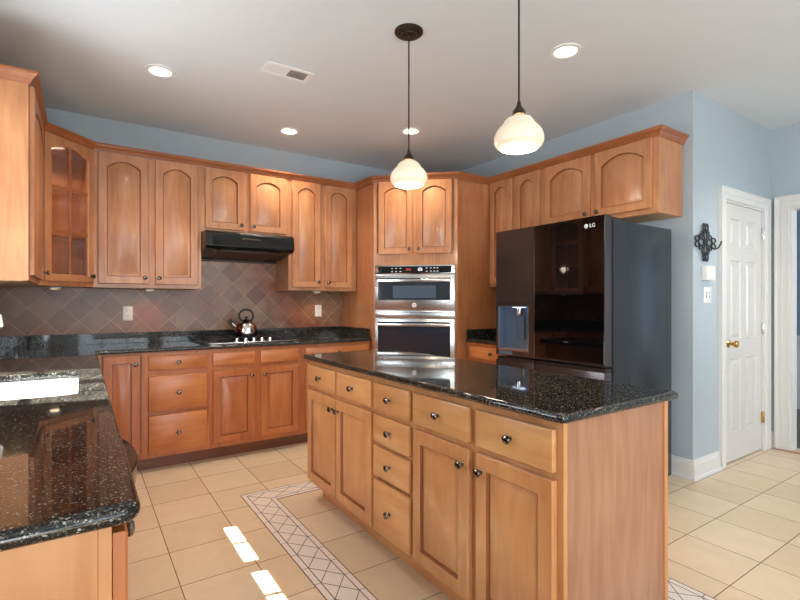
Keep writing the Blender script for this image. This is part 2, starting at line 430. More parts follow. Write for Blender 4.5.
# hall beyond the cased opening
struct('floor_hall', box(NB(), 5.1, 8.0, -1.2, 4.66, -.1, 0), M['hallfloor'])
bm = NB(); box(bm, 7.0, 7.12, -1.2, 4.5, 0, H); box(bm, 5.073, 7.0, 3.4, 3.52, 0, H); box(bm, 5.073, 7.0, -1.32, -1.2, 0, H)
struct('wall_hall', bm, M['hallwall'])
bm = NB(); box(bm, 6.985, 7.0, -1.2, 3.4, .12, .80, .002); box(bm, 6.96, 7.0, -1.2, 3.4, .80, .86, .008, 2); box(bm, 6.975, 7.0, -1.2, 3.4, 0, .12, .004)
for k in range(8):
    y = -1.0+k*.55; box(bm, 6.972, 6.985, y, y+.45, .22, .70, .006)
struct('trim_hall', bm, M['trim'])

# baseboards
BB = [(0,0),(.030,0),(.030,.012),(.024,.020),(.018,.022),(.018,.105),(.012,.118),(.009,.132),(0,.136)]
struct('baseboard_right', sweep(NB(), [(3.58, 2.60), (3.58, 1.634)], BB, post=(3.9,1.634)), M['trim'])  # filled below if mirrored
struct('baseboard_pantry', sweep(NB(), [(3.58, 1.634), (3.965, 1.634)], BB, pre=(3.58, 1.9)), M['trim'])
struct('baseboard_far', sweep(NB(), [(4.953, 1.632), (4.953, 1.602)], BB), M['trim'])
struct('baseboard_far_lower', sweep(NB(), [(4.953, .44), (4.953, -3.18)], BB), M['trim'])
struct('trim_threshold', box(NB(), 4.90, 4.953, OY0, 1.602, 0, .004), mat('reddish_threshold', (170,110,84), .5))

# door casing and six panel door
def casing(name, pts, m, prof): return struct(name, m, M['trim'])
def casing_bm(axis, a0, a1, z1, w, pos, sgn):
    """mitred profile casing around an opening a0..a1; axis 'x' = wall in xz plane facing -y ; 'y' = wall in yz plane facing -x"""
    bm = NB()
    prof = [(0,0),(0,.012),(.004,.016),(.010,.014),(w*.45,.014),(w*.5,.019),(w*.56,.016),(w*.78,.020),(w*.9,.026),(w,.026),(w,0)]
    def P(a, z, d): return (a, pos-d, z) if axis == 'x' else (pos-d, a, z)
    rings = []
    rings.append([P(a0-o, 0, d) for o, d in prof]); rings.append([P(a0-o, z1+o, d) for o, d in prof])
    rings.append([P(a1+o, z1+o, d) for o, d in prof]); rings.append([P(a1+o, 0, d) for o, d in prof])
    ringloft(bm, rings); return bm
struct('trim_1', casing_bm('x', DX0, DX1, DZ, .092, 1.634, -1), M['trim'])
struct('trim_2', casing_bm('y', OY0, OY1, OZ, .10, 4.953, -1), M['trim'])
bm = NB(); box(bm, 4.953, 5.073, OY1-.014, OY1, 0, OZ); box(bm, 4.953, 5.073, OY0, OY0+.014, 0, OZ); box(bm, 4.953, 5.073, OY0+.014, OY1-.014, OZ-.014, OZ)
struct('trim_3', bm, M['trim'])
bm = NB(); box(bm, DX0, DX0+.013, 1.634, 1.754, 0, DZ); box(bm, DX1-.013, DX1, 1.634, 1.754, 0, DZ); box(bm, DX0+.013, DX1-.013, 1.634, 1.754, DZ-.013, DZ)
struct('trim_4', bm, M['trim'])
def panel_door():
    w, h, th = DX1-DX0-.032, DZ-.013-.012, .035
    x0 = DX0+.016; y0 = 1.642; zb = .010
    st, mid = .112, .10
    pw = (w-2*st-mid)/2
    rows = [(.225, .80), (.955, 1.585), (1.70, 1.90)]
    xs = [0, st, st+pw, st+pw+mid, st+2*pw+mid, w]
    zs = [0, .215, .80, .95, 1.57, 1.68, h-.115, h]
    bm = NB(); V = {}
    def v(x, z, y): return bm.verts.new((x0+x, y0+y, zb+z))
    for i in range(5):
        for j in range(7):
            a, b, c, d = xs[i], xs[i+1], zs[j], zs[j+1]
            if i in (1, 3) and j in (1, 3, 5):
                def rr(k, y): return [(x0+a+k, y0+y, zb+c+k), (x0+b-k, y0+y, zb+c+k), (x0+b-k, y0+y, zb+d-k), (x0+a+k, y0+y, zb+d-k)]
                ringloft(bm, [rr(0,0), rr(.004,.007), rr(.014,.009), rr(.016,.009), rr(.042,.002)], (False, True))
            else: bm.faces.new([v(a,c,0), v(b,c,0), v(b,d,0), v(a,d,0)])
    bmesh.ops.remove_doubles(bm, verts=bm.verts, dist=.0002)
    q = [v(0,0,0), v(w,0,0), v(w,h,0), v(0,h,0)]; r = [v(0,0,th), v(w,0,th), v(w,h,th), v(0,h,th)]
    for i in range(4): bm.faces.new((q[i], q[(i+1)%4], r[(i+1)%4], r[i]))
    bm.faces.new(r)
    d = struct('door_1', bm, M['door'])
    k = NB(); mt = Matrix.Translation((4.155, y0, .93)) @ Matrix.Rotation(PI/2, 4, 'X')
    lathe(k, [(0,0),(.030,0),(.030,.004),(.014,.008),(.011,.03),(.022,.042),(.028,.055),(.024,.066),(0,.070)], 24, mt)
    obj('door_knob', k, M['brass'], d, 40)
    for z in (.28, 1.03, 1.83):
        hb = NB(); box(hb, DX1-.022, DX1-.006, 1.630, 1.642, z-.045, z+.045, .002)
        lathe(hb, [(0,-.05),(.005,-.05),(.006,-.046),(.006,.046),(.005,.05),(0,.05)], 12, Matrix.Translation((DX1-.012, 1.626, z)))
        obj('hinge', hb, M['brass'] if z < .5 else M['steelv'], d, 40)
    return d
panel_door()

# mosaic border in the floor around the island
def strip():
    bx0, bx1, by0, by1, w = .852, 2.21, .64, 3.12, .178
    bm = NB(); z0, z1 = 0.0002, .0010
    def rect(a, b, c, d, mi, z=z1): box(bm, a, b, c, d, z0, z, mi=mi)
    rect(bx0, bx0+w, by0, by1, 0); rect(bx1-w, bx1, by0, by1, 0); rect(bx0+w, bx1-w, by1-w, by1, 0); rect(bx0+w, bx1-w, by0, by0+w, 0)
    g = .0022; e = .031; zg = .0013
    def line(p, q, hw=g):
        p = Vector((*p, 0)); q = Vector((*q, 0)); d = (q-p).normalized(); nn = Vector((-d.y, d.x, 0))*hw
        ps = [p-nn, q-nn, q+nn, p+nn]
        ringloft(bm, [[(a.x, a.y, z0) for a in ps], [(a.x, a.y, zg) for a in ps]], mi=1)
    def L(x0, x1, y0, y1): # rectangle outline
        line((x0,y0),(x1,y0)); line((x1,y0),(x1,y1)); line((x1,y1),(x0,y1)); line((x0,y1),(x0,y0))
    for k in (0, e, w-e, w): L(bx0+k, bx1-k, by0+k, by1-k)
    iw = w-2*e
    def band(o, d, n_, length):
        o = Vector(o); d = Vector(d); nn = Vector(n_); k = max(1, round(length/.142)); s = length/k
        for i in range(k):
            a = o + d*s*i
            line(a, a+d*s+nn*iw, .0018); line(a+nn*iw, a+d*s, .0018)
            line(a+d*s*.0-nn*e, a-nn*0, .0015); line(a+nn*iw, a+nn*(iw+e), .0015)
    band((bx0+e, by0+w), (0,1), (1,0), by1-by0-2*w); band((bx1-w+e, by0+w), (0,1), (1,0), by1-by0-2*w)
    band((bx0+w, by1-w+e), (1,0), (0,1), bx1-bx0-2*w); band((bx0+w, by0+e), (1,0), (0,1), bx1-bx0-2*w)
    for cx_, cy_ in ((bx0+e, by0+e), (bx0+e, by1-w+e), (bx1-w+e, by0+e), (bx1-w+e, by1-w+e)):
        line((cx_, cy_), (cx_+iw, cy_+iw)); line((cx_+iw, cy_), (cx_, cy_+iw))
    struct('trim_5', bm, [M['mosaic'], M['grout']])
strip()

# tiled backsplashes
bm = NB(); box(bm, XL+.008, 3.572, YB-.008, YB, .90, 1.90)
struct('trim_6', bm, M['splash'])
bm = NB(); box(bm, XL, XL+.008, 3.10, YB, .90, 1.42); box(bm, XL, XL+.008, .9, 3.10, .90, 1.05)
struct('trim_7', bm, M['splashy'])
bm = NB(); box(bm, 3.572, 3.58, 2.66, 3.30, .90, 1.42)
struct('trim_8', bm, M['splashy'])

# ================================================================== WALL CABINETS
F = 4.21      # front plane of the back wall cabinets
def wall_cab(label, x, y, rz, w, z0, dep, doors, zd0, arch=.055, m='wood', crown=None, rail_top=2.365, puck=False, knobz=None):
    t = thing('wall_cabinet', label, 'cabinet', (x, y, 0), rz, 'maple wall cabinets')
    obj('body', box(NB(), .0005, w-.0005, .019, dep-.001, z0, 2.40), M[m], t)
    xs = sorted([(a, b) for a, b, _ in doors])
    st = [(0, xs[0][0]+.012)] + [(p[1]-.012, q[0]+.012) for p, q in zip(xs[:-1], xs[1:])] + [(xs[-1][1]-.012, w)]
    frame(t, w, z0, 2.40, st, [(0, w, z0, zd0+.012), (0, w, rail_top, 2.40)], m)
    for a, b, k in doors:
        kx = a+.028 if k == 'l' else b-.028
        cab_door(t, a, b, zd0, 2.378, kx, (knobz or zd0+.05), arch, m)
    obj('underside', box(NB(), .02, w-.02, .02, dep-.01, z0-.0015, z0+.001), M['cabin'], t)
    if crown:
        path, pre, post = crown
        inv = Matrix.Rotation(-rz, 2)
        tr = lambda p: tuple(inv @ (Vector(p)-Vector((x, y)))) if p else None
        obj('crown_molding', sweep(NB(), [tr(p) for p in path], CROWN, tr(pre), tr(post)), M['crown'], t, 30)
    return t
G0, G1 = (-.23, 3.90), (.07, 4.21)
OA, OB = (2.29, 3.87), (2.85, 3.31)
# back wall, left of the hood
wall_cab('tall two-door maple wall cabinet between glass corner cabinet and range hood', .07, F, 0, .755, 1.362, .32,
         [(.030, .365, 'r'), (.410, .727, 'l')], 1.392, .05, crown=([G1, (.825, F)], G0, (1.5, F)))
wall_cab('short two-door maple wall cabinet above the black range hood', .825, F, 0, .755, 1.842, .32,
         [(.028, .350, 'r'), (.400, .727, 'l')], 1.872, .045, crown=([(.825, F), (1.58, F)], (0, F), (2, F)), knobz=1.915)
wall_cab('tall narrow-door maple wall cabinet between range hood and corner oven tower', 1.58, F, 0, .71, 1.362, .32,
         [(.030, .312, 'r'), (.362, .652, 'l')], 1.392, .05, crown=([(1.58, F), (2.29, F)], (1, F), OA))
# left wall cabinet: door hinged at the near side
wall_cab('single-door maple wall cabinet with exposed end panel at the far left', -.23, 3.11, PI/2, .79, 1.362, .31,
         [(.028, .765, 'r')], 1.392, .06, crown=([(XL+.002, 3.11), (-.23, 3.11), G0], None, G1))
# right wall
XR = 3.25
wall_cab('narrow-door maple wall cabinet between oven tower and refrigerator', XR, 3.31, -PI/2, .64, 1.40, .32,
         [(.030, .302, 'r'), (.346, .612, 'l')], 1.43, .045, crown=([OB[:], (XR, 3.31), (XR, 2.67)] if 0 else [(XR, 3.31), (XR, 2.67)], (2.85, 3.31), (XR, 1.7)))
wall_cab('wide short maple wall cabinet over the refrigerator with exposed right end', XR, 2.67, -PI/2, .97, 1.862, .32,
         [(.030, .455, 'r'), (.497, .930, 'l')], 1.895, .06, crown=([(XR, 2.67), (XR, 1.70), (3.578, 1.70)], (XR, 3.31), None), knobz=1.93)

# glass corner cabinet
def glass_cab():
    dx, dy = G1[0]-G0[0], G1[1]-G0[1]; w = math.hypot(dx, dy); rz = math.atan2(dy, dx)
    t = thing('corner_cabinet', 'diagonal corner wall cabinet with arched six-light glass door', 'cabinet', (*G0, 0), rz)
    inv = Matrix.Rotation(-rz, 2); tr = lambda p: tuple(inv @ (Vector(p)-Vector(G0)))
    # carcass: back, sides, bottom, top as one open shell
    poly = [tr(p) for p in ((-.23, 3.902), (.068, 4.21), (.068, 4.53), (XL+.010, 4.53), (XL+.010, 3.902))]
    bm = NB()
    for z0, z1 in ((1.362, 1.382), (2.38, 2.40)): prism(bm, poly, 'xy', z0, z1)
    def slab(p, q, th):
        p = Vector(p); q = Vector(q); d = (q-p).normalized(); nn = Vector((-d.y, d.x))*th
        prism(bm, [tuple(p), tuple(q), tuple(q+nn), tuple(p+nn)], 'xy', 1.38, 2.382)
    for a, b in ((1,2),(2,3),(3,4),(4,0)): slab(poly[a], poly[b], .012)
    obj('body', bm, M['wood'], t)
    inner = [tr(p) for p in ((-.22, 3.93), (.045, 4.205), (.05, 4.51), (XL+.03, 4.51), (XL+.03, 3.93))]
    for z in (1.70, 2.02): obj('shelf', prism(NB(), inner, 'xy', z, z+.008), M['cabglass'], t)
    frame(t, w, 1.362, 2.40, [(0, .04), (w-.04, w)], [(.04, w-.04, 1.362, 1.40), (.04, w-.04, 2.36, 2.40)], 'wood')
    d = cab_door(t, .018, w-.018, 1.392, 2.378, w-.018-.026, 1.44, .045, 'wood', True, .046)
    mb = NB(); x0, x1 = .064, w-.064; z0, z1 = 1.438, 2.332; c = w/2
    box(mb, c-.009, c+.009, -.019, -.008, z0-.01, z1+.001, .002)
    for k in (1, 2):
        z = z0 + (z1-z0)*k/3; box(mb, x0-.005, c-.009, -.019, -.008, z-.009, z+.009, .002); box(mb, c+.009, x1+.005, -.019, -.008, z-.009, z+.009, .002)
    obj('muntins', mb, M['crown'], d)
    obj('glass_pane', box(NB(), x0-.008, x1+.008, -.0075, -.0045, z0-.006, z1+.01), M['cabglass'], d)
    obj('crown_molding', sweep(NB(), [(0,0), (w,0)], CROWN, tr((-.23, 3.1)), tr((1.0, 4.21))), M['crown'], t, 30)
    return t
glass_cab()

# ================================================================== OVEN TOWER
def oven_tower():
    w = math.hypot(OB[0]-OA[0], OB[1]-OA[1]); rz = -PI/4
    t = thing('oven_cabinet', 'tall diagonal maple corner cabinet housing the wall oven', 'cabinet', (*OA, 0), rz)
    inv = Matrix.Rotation(-rz, 2); tr = lambda p: tuple(inv @ (Vector(p)-Vector(OA)))
    poly = [tr(p) for p in (OA, OB, (3.568, 3.312), (3.568, 4.528), (2.292, 4.528))]
    poly[0] = (0, .02); poly[1] = (w, .02)
    bm = NB(); prism(bm, poly, 'xy', .10, 2.40)
    kick = [(.02, .08), (w-.02, .08), *poly[2:]]; prism(bm, kick, 'xy', 0, .10)
    obj('body', bm, M['endpan2'] if 'endpan2' in M else M['wood'], t)
    fr = frame(t, w, .10, 2.40, [(0, .034), (w-.034, w)], [(.034, w-.034, 2.365, 2.40), (.034, w-.034, 1.602, 1.715), (.034, w-.034, .10, .14), (.034, w-.034, .478, .522), (w/2-.02, w/2+.02, 1.715, 2.365)])
    c = w/2
    cab_door(t, .052, c-.016, 1.700, 2.378, c-.016-.028, 1.745, .045)
    cab_door(t, c+.016, w-.052, 1.700, 2.378, c+.016+.028, 1.745, .045)
    cab_drawer(t, .045, w-.045, .135, .485, 'woodbaseh')
    obj('crown_molding', sweep(NB(), [(0,.34), (0,0), (w,0), tr((3.25,3.31))] if 0 else [tr((2.29,4.21)), (0,0), (w,0), tr((3.25,3.31))], CROWN, tr((1.6,4.21)), tr((3.25,2.0))), M['crown'], t, 30)
    return t, w, rz
M['endpan2'] = wood('maple_tower_side', (176,104,60), (206,142,94), blotch=.6)
_, OW, ORZ = oven_tower()
def wall_oven():
    c = OW/2; hw = .372
    t = thing('wall_oven', 'stainless steel microwave and oven combination in the corner cabinet', 'oven', (*OA, 0), ORZ)
    obj('chassis', box(NB(), c-hw, c+hw, -.012, .012, .525, 1.598, .002), M['steel'], t)
    # control panel
    cp = obj('control_panel', box(NB(), c-hw, c+hw, -.034, -.012, 1.512, 1.596, .003, 2), M['steelv'], t, 40)
    obj('display_glass', box(NB(), c-hw+.03, c+hw-.03, -.0365, -.034, 1.522, 1.584), M['blackglass'], cp)
    obj('clock_display', box(NB(), c-.080, c-.030, -.0372, -.0365, 1.545, 1.563), M['red'], cp)
    kb = NB(); mt = Matrix.Translation((c+.055, -.0365, 1.553)) @ Matrix.Rotation(PI/2, 4, 'X')
    lathe(kb, [(0,.012),(.014,.012),(.020,.010),(.021,0)], 24, mt); obj('dial', kb, M['steelv'], cp, 40)
    for gx in (-.21, -.17, -.13, .115, .155, .185, .215):
        for gz in (1.537, 1.566): obj('key_legend', box(NB(), c+gx-.008, c+gx+.008, -.0372, -.0365, gz-.003, gz+.003), M['ink'], cp)
    # microwave door
    md = obj('microwave_door', box(NB(), c-hw, c+hw, -.040, -.012, 1.180, 1.503, .004, 2), M['steel'], t, 40)
    obj('window', box(NB(), c-hw+.03, c+hw-.04, -.0425, -.040, 1.272, 1.476, .001), M['ovenglass'], md)
    obj('window_mesh', box(NB(), c-.20, c+.20, -.0432, -.0425, 1.290, 1.405), M['ovendark'], md)
    def handle(par, z):
        bm = NB(); box(bm, c-hw+.028, c+hw-.038, -.082, -.066, z-.014, z+.014, .006, 3)
        for sx in (-hw+.05, hw-.06): box(bm, c+sx-.010, c+sx+.010, -.068, -.040, z-.010, z+.010, .002)
        obj('handle', bm, M['steelv'], par, 40)
    handle(md, 1.452)
    bd = NB(); mt = Matrix.Translation((c, -.040, 1.226)) @ Matrix.Rotation(PI/2, 4, 'X')
    lathe(bd, [(0,.003),(.019,.003),(.022,.0015),(.022,0)], 28, mt); b = obj('badge', bd, M['white'], md, 40)
    text_obj('badge_letters', 'GE', .022, M['steel'], md, (c, -.0436, 1.226), (PI/2, 0, 0))
    # vent strip with slots
    vs = obj('vent_strip', box(NB(), c-hw, c+hw, -.036, -.012, 1.106, 1.174, .003, 2), M['steel'], t, 40)
    sl = NB()
    for k in range(7):
        a = c-hw+.05+k*.092; box(sl, a, a+.080, -.0366, -.036, 1.155, 1.160)
    obj('vent_slot', sl, M['gap'], vs)
    od = obj('oven_door', box(NB(), c-hw, c+hw, -.046, -.012, .560, 1.098, .004, 2), M['steel'], t, 40)
    obj('window', box(NB(), c-hw+.03, c+hw-.04, -.0485, -.046, .70, 1.072, .001), M['ovenglass'], od)
    handle(od, 1.044)
    bd = NB(); mt = Matrix.Translation((c, -.046, .63)) @ Matrix.Rotation(PI/2, 4, 'X')
    lathe(bd, [(0,.003),(.019,.003),(.022,.0015),(.022,0)], 28, mt); obj('badge', bd, M['white'], od, 40)
    text_obj('badge_letters', 'GE', .022, M['steel'], od, (c, -.0496, .63), (PI/2, 0, 0))
wall_oven()

# ================================================================== BASE CABINETS
ZB = .883
def base_cab(label, x, y, rz, w, dep, m='woodbase', cells=(), kick=True, cat='cabinet', body=True):
    """cells: ('door',x0,x1,z0,z1,knobx,knobz) / ('drawer',x0,x1,z0,z1,knob?)"""
    t = thing('base_cabinet', label, cat, (x, y, 0), rz, 'maple base cabinets')
    bm = NB(); box(bm, .0005, w-.0005, .019, dep, .10, ZB)
    obj('body', bm, M[m], t)
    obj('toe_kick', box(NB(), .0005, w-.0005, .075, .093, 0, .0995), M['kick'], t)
    return t
def base_frame(t, w, stiles, rails, m): return frame(t, w, .10, ZB, stiles, rails, m)
BF = 3.93
t = base_cab('maple base cabinet with one tall door in the back left corner', .075, BF, 0, .305, .60)
base_frame(t, .305, [(0, .045), (.285, .305)], [(0, .305, .10, .15), (0, .305, .855, ZB)], 'woodbase')
cab_door(t, .045, .277, .142, .868, .277-.03, .80, 0, 'woodbase')
t = base_cab('three-drawer maple base cabinet left of the cooktop', .38, BF, 0, .45, .60)
base_frame(t, .45, [(0, .032), (.42, .45)], [(0, .45, .10, .145), (0, .45, .405, .45), (0, .45, .695, .76), (0, .45, .84, ZB)], 'woodbase')
for z0, z1 in ((.135, .415), (.443, .705), (.748, .852)): cab_drawer(t, .024, .428, z0, z1)
t = base_cab('maple base cabinet under the cooktop with two blank drawer fronts', .83, BF, 0, .765, .60)
base_frame(t, .765, [(0, .032), (.345, .405), (.735, .765)], [(0, .765, .10, .15), (0, .765, .70, .76), (0, .765, .84, ZB)], 'woodbase')
for a, b, kx in ((.024, .352, .352-.03), (.400, .733, .43)):
    cab_drawer(t, a, b, .748, .852, k=False); cab_door(t, a, b, .138, .716, kx, .655, 0, 'woodbase')
t = base_cab('maple base cabinet right of the cooktop with one wide top drawer', 1.595, BF, 0, .69, .60)
base_frame(t, .69, [(0, .035), (.325, .365), (.65, .69)], [(0, .69, .10, .15), (0, .69, .70, .76), (0, .69, .84, ZB)], 'woodbase')
cab_drawer(t, .03, .655, .748, .852)
cab_door(t, .03, .332, .138, .716, .30, .655, 0, 'woodbase'); cab_door(t, .356, .655, .138, .716, .388, .655, 0, 'woodbase')
# right wall base
t = base_cab('narrow maple base cabinet between oven tower and refrigerator', 2.97, 3.305, -PI/2, .64, .595)
base_frame(t, .64, [(0, .05), (.60, .64)], [(0, .64, .10, .15), (0, .64, .70, .76), (0, .64, .84, ZB)], 'woodbase')
cab_drawer(t, .05, .61, .748, .852); cab_door(t, .05, .325, .138, .716, .295, .655, 0, 'woodbase'); cab_door(t, .335, .61, .138, .716, .365, .655, 0, 'woodbase')
# left run
LX = .040
t = base_cab('maple base cabinet with pale end panel at the near end of the sink run', LX, .905, PI/2, .40, .595, 'woodbase')
base_frame(t, .40, [(0, .035), (.365, .40)], [(0, .40, .10, .15), (0, .40, .84, ZB)], 'isl')
obj('end_panel', box(NB(), .022, .59, -.0, .0, 0, 0) if 0 else box(NB(), -.004, .0, .0195, .594, .10, ZB), M['isl'], t)
cab_door(t, .006, .394, .142, .866, .364, .722, 0, 'woodbase').children[0].scale = (1.25, 1.25, 1.25)
t = base_cab('two-door maple base cabinet beneath the white sink', LX, 1.96, PI/2, .96, .595)
base_frame(t, .96, [(0, .035), (.46, .50), (.925, .96)], [(0, .96, .10, .15), (0, .96, .70, .76), (0, .96, .84, ZB)], 'woodbase')
for a, b, kx in ((.024, .472, .44), (.488, .936, .52)): cab_drawer(t, a, b, .748, .852, k=False); cab_door(t, a, b, .138, .716, kx, .655, 0, 'woodbase')
for ob in [c for c in t.children if c.name.startswith('body')]:   # leave the basin room: lower carcass
    for v in ob.data.vertices:
        if v.co.z > .5: v.co.z = .70
t = base_cab('plain maple corner filler base cabinet beside the sink cabinet', LX, 2.925, PI/2, .98, .595)
base_frame(t, .98, [(0, .98)], [], 'woodbase')
# dishwasher
t = thing('dishwasher', 'black dishwasher with bowed handle under the left counter', 'dishwasher', (LX, 1.312, 0), PI/2)
obj('body', box(NB(), .003, .638, .01, .58, .10, .875), M['hood'], t)
obj('toe_panel', box(NB(), .003, .638, .06, .08, 0, .098), M['hood'], t)
obj('door', box(NB(), .004, .637, -.022, .008, .12, .870, .004, 2), M['blackgloss'], t, 40)
bm = NB()
hp = [(.05+.54*i/16, -.022-.066*math.sin(PI*i/16)**.7, .775) for i in range(17)]
rings = [[(x, y-.006, z-.040), (x, -.0225, z-.060), (x, -.0225, z+.028), (x, y-.010, z+.022)] for x, y, z in hp]; ringloft(bm, rings)
obj('handle', bm, M['blackgloss'], t, 40, bevel=.004)

# ================================================================== WORKTOPS
def arc(cx_, cy_, r, a0, a1, n=6): return [(cx_+r*math.cos(a0+(a1-a0)*i/n), cy_+r*math.sin(a0+(a1-a0)*i/n)) for i in range(n+1)]
def slab(poly, z0, z1, holes=(), bev=.0135, seg=4):
    bm = NB(); es = []
    for loop in [poly, *holes]:
        vs = [bm.verts.new((x, y, z0)) for x, y in loop]
        es += [bm.edges.new((vs[i], vs[(i+1) % len(vs)])) for i in range(len(vs))]
    r = bmesh.ops.triangle_fill(bm, edges=es, use_beauty=True, use_dissolve=False)
    fs = [f for f in bm.faces]
    ex = bmesh.ops.extrude_face_region(bm, geom=fs)
    for g in ex['geom']:
        if isinstance(g, bmesh.types.BMVert): g.co.z = z1
    bmesh.ops.recalc_face_normals(bm, faces=bm.faces)
    bm.normal_update()
    sel = [e for e in bm.edges if len(e.link_faces) == 2 and e.calc_face_angle(0) > 1.2 and abs(e.verts[0].co.z-e.verts[1].co.z) < 1e-5]
    bmesh.ops.bevel(bm, geom=sel, offset=bev, segments=seg, affect='EDGES', profile=.5)
    return bm
GZ0, GZ1 = .884, .914
# sink opening
sx0, sx1, sy0, sy1 = -.43, -.015, 2.10, 2.79
def rrect(x0, x1, y0, y1, r, n=5):
    return arc(x1-r, y1-r, r, 0, PI/2, n) + arc(x0+r, y1-r, r, PI/2, PI, n) + arc(x0+r, y0+r, r, PI, 1.5*PI, n) + arc(x1-r, y0+r, r, 1.5*PI, 2*PI, n)
E_ = .083
poly = [(XL+.001, .885)] + arc(E_-.035, .885+.035, .035, -PI/2, 0) + [(E_, BF-.035), (2.287, BF-.035), (2.287, YB-.009), (XL+.009, YB-.009), (XL+.009, 3.0), (XL+.001, 3.0)]
hole = list(reversed(rrect(sx0, sx1, sy0, sy1, .05)))
top = obj('worktop', slab(poly, GZ0, GZ1, [hole], .012, 3), M['granite'], None, 45)
weighted(top); tag(top, 'polished dark speckled granite L-shaped worktop around the sink and cooktop', 'worktop')
sp = NB(); box(sp, XL+.03, 2.286, YB-.029, YB-.009, GZ1, 1.0, .002); box(sp, XL+.009, XL+.029, 3.12, YB-.009, GZ1, 1.0, .002)
obj('splash_strip', sp, M['granite'], top)
sp = NB(); box(sp, 2.264, 2.286, 3.935, YB-.030, GZ1, 1.0, .002); obj('splash_strip', sp, M['granite'], top)
t2 = obj('worktop', slab([(2.94, 2.665), (3.571, 2.665), (3.571, 3.304), (2.94, 3.304)], GZ0, GZ1), M['granite'], None, 45)
weighted(t2); tag(t2, 'small dark granite worktop between oven tower and refrigerator', 'worktop')
sp = NB(); box(sp, 2.95, 3.550, 3.284, 3.304, GZ1, 1.0, .002); box(sp, 3.551, 3.571, 2.665, 3.304, GZ1, 1.0, .002)
obj('splash_strip', sp, M['granite'], t2)

# sink
def basin():
    bm = NB(); n = 6
    def rg(i, z, r): return [(x, y, z) for x, y in rrect(sx0-.006+i, sx1+.006-i, sy0-.006+i, sy1+.006-i, max(.02, r), n)]
    rings = [rg(-.012, .883, .06), rg(-.012, .872, .06), rg(.0-.010, .862, .05), rg(.0, .73, .06), rg(.03, .702, .07), rg(.032, .712, .07), rg(.030, .714, .07), rg(.012, .74, .05), rg(.004, .875, .05), rg(.002, .883, .05)]
    vr = ringloft(bm, rings[:5], (False, True)); vr2 = ringloft(bm, rings[6:], (True, False))
    nn = len(vr[0])
    for i in range(nn): bm.faces.new((vr[0][i], vr[0][(i+1)%nn], vr2[-1][(i+1)%nn], vr2[-1][i]))
    o = obj('sink', bm, M['sink'], None, 50); tag(o, 'white undermount kitchen sink set into the left granite counter', 'sink')
    d = NB(); lathe(d, [(0,0),(.03,0),(.042,.003),(.045,0)], 24, Matrix.Translation(((sx0+sx1)/2, (sy0+sy1)/2, .7145))); obj('drain', d, M['steelv'], o, 40)
basin()
# faucet
t = thing('faucet', 'pull-down kitchen faucet behind the sink, spray head at the picture edge', 'faucet', (-.485, 2.44, .914))
bm = NB(); lathe(bm, [(0,0),(.030,0),(.030,.006),(.022,.010),(.020,.10),(.014,.104),(0,.104)], 24); obj('base', bm, M['steelv'], t, 40)
bm = NB(); pts = [(0,0,.10), (0,0,.27)] + [(.10-.10*math.cos(a), 0, .27+.10*math.sin(a)) for a in [PI*k/12 for k in range(1, 12)]] + [(.205, 0, .28)]
tube(bm, pts, .011, 12); obj('spout', bm, M['steelv'], t, 60)
bm = NB(); lathe(bm, [(0,0),(.017,0),(.019,.008),(.016,.03),(.0125,.05),(0,.052)], 20, Matrix.Translation((.207, 0, .236))); obj('spray_head', bm, M['white'], t, 50)
bm = NB(); tube(bm, [(0,-.018,.07), (.0,-.06,.085), (0,-.10,.12)], [.008,.007,.005], 10); obj('lever', bm, M['steelv'], t, 60)

# ================================================================== ISLAND
IX0, IX1, IY0, IY1 = 1.22, 1.816, .925, 2.865
t = thing('kitchen_island', 'maple kitchen island of drawers and doors in the room centre', 'island', (IX0, IY1, 0), -PI/2)
w = IY1-IY0; dep = IX1-IX0
obj('body', box(NB(), .004, w-.006, .019, dep-.004, .10, ZB), M['isl'], t)
kb = box(NB(), .05, w-.004, .07, dep-.05, 0, .0995); obj('toe_kick', kb, M['islh'], t)
ly = lambda y: IY1-y
cols = [('door2', 2.849, 2.453, 2.441, 2.053), ('stack', 2.026, 1.722), ('one', 1.690, 1.332, 'r'), ('one', 1.292, .948, 'l')]
frame(t, w, .10, ZB, [(0, .03), (ly(2.463), ly(2.431)), (ly(2.063), ly(2.016)), (ly(1.732), ly(1.680)), (ly(1.342), ly(1.282)), (ly(.955), w)],
      [(0, w, .10, .15), (0, w, .84, ZB), (0, ly(2.05), .68, .74), (ly(1.73), w, .68, .74), (ly(2.02), ly(1.72), .38, .76)], 'isl')
for a, b in ((2.849, 2.458), (2.436, 2.053), (1.690, 1.332), (1.292, .948)): cab_drawer(t, ly(a), ly(b), .722, .856, 'islh')
cab_door(t, ly(2.849), ly(2.453), .128, .698, ly(2.453)-.03, .635, 0, 'isl'); cab_door(t, ly(2.441), ly(2.053), .128, .698, ly(2.441)+.03, .635, 0, 'isl')
cab_door(t, ly(1.690), ly(1.332), .128, .698, ly(1.332)-.03, .635, 0, 'isl'); cab_door(t, ly(1.292), ly(.948), .128, .698, ly(1.292)+.03, .635, 0, 'isl')
for z0, z1 in ((.722, .856), (.565, .700), (.402, .545), (.128, .382)): cab_drawer(t, ly(2.026), ly(1.722), z0, z1, 'islh')
obj('end_panel', box(NB(), w-.006, w, .0195, dep-.018, 0, ZB), M['endpan'], t, label='plain brown end panel facing the viewer')
obj('corner_strip', box(NB(), w-.016, w+.008, dep-.018, dep+.004, 0, ZB, .002), M['isl'], t)
obj('end_panel', box(NB(), -.002, .004, .02, dep-.02, .10, ZB), M['isl'], t)
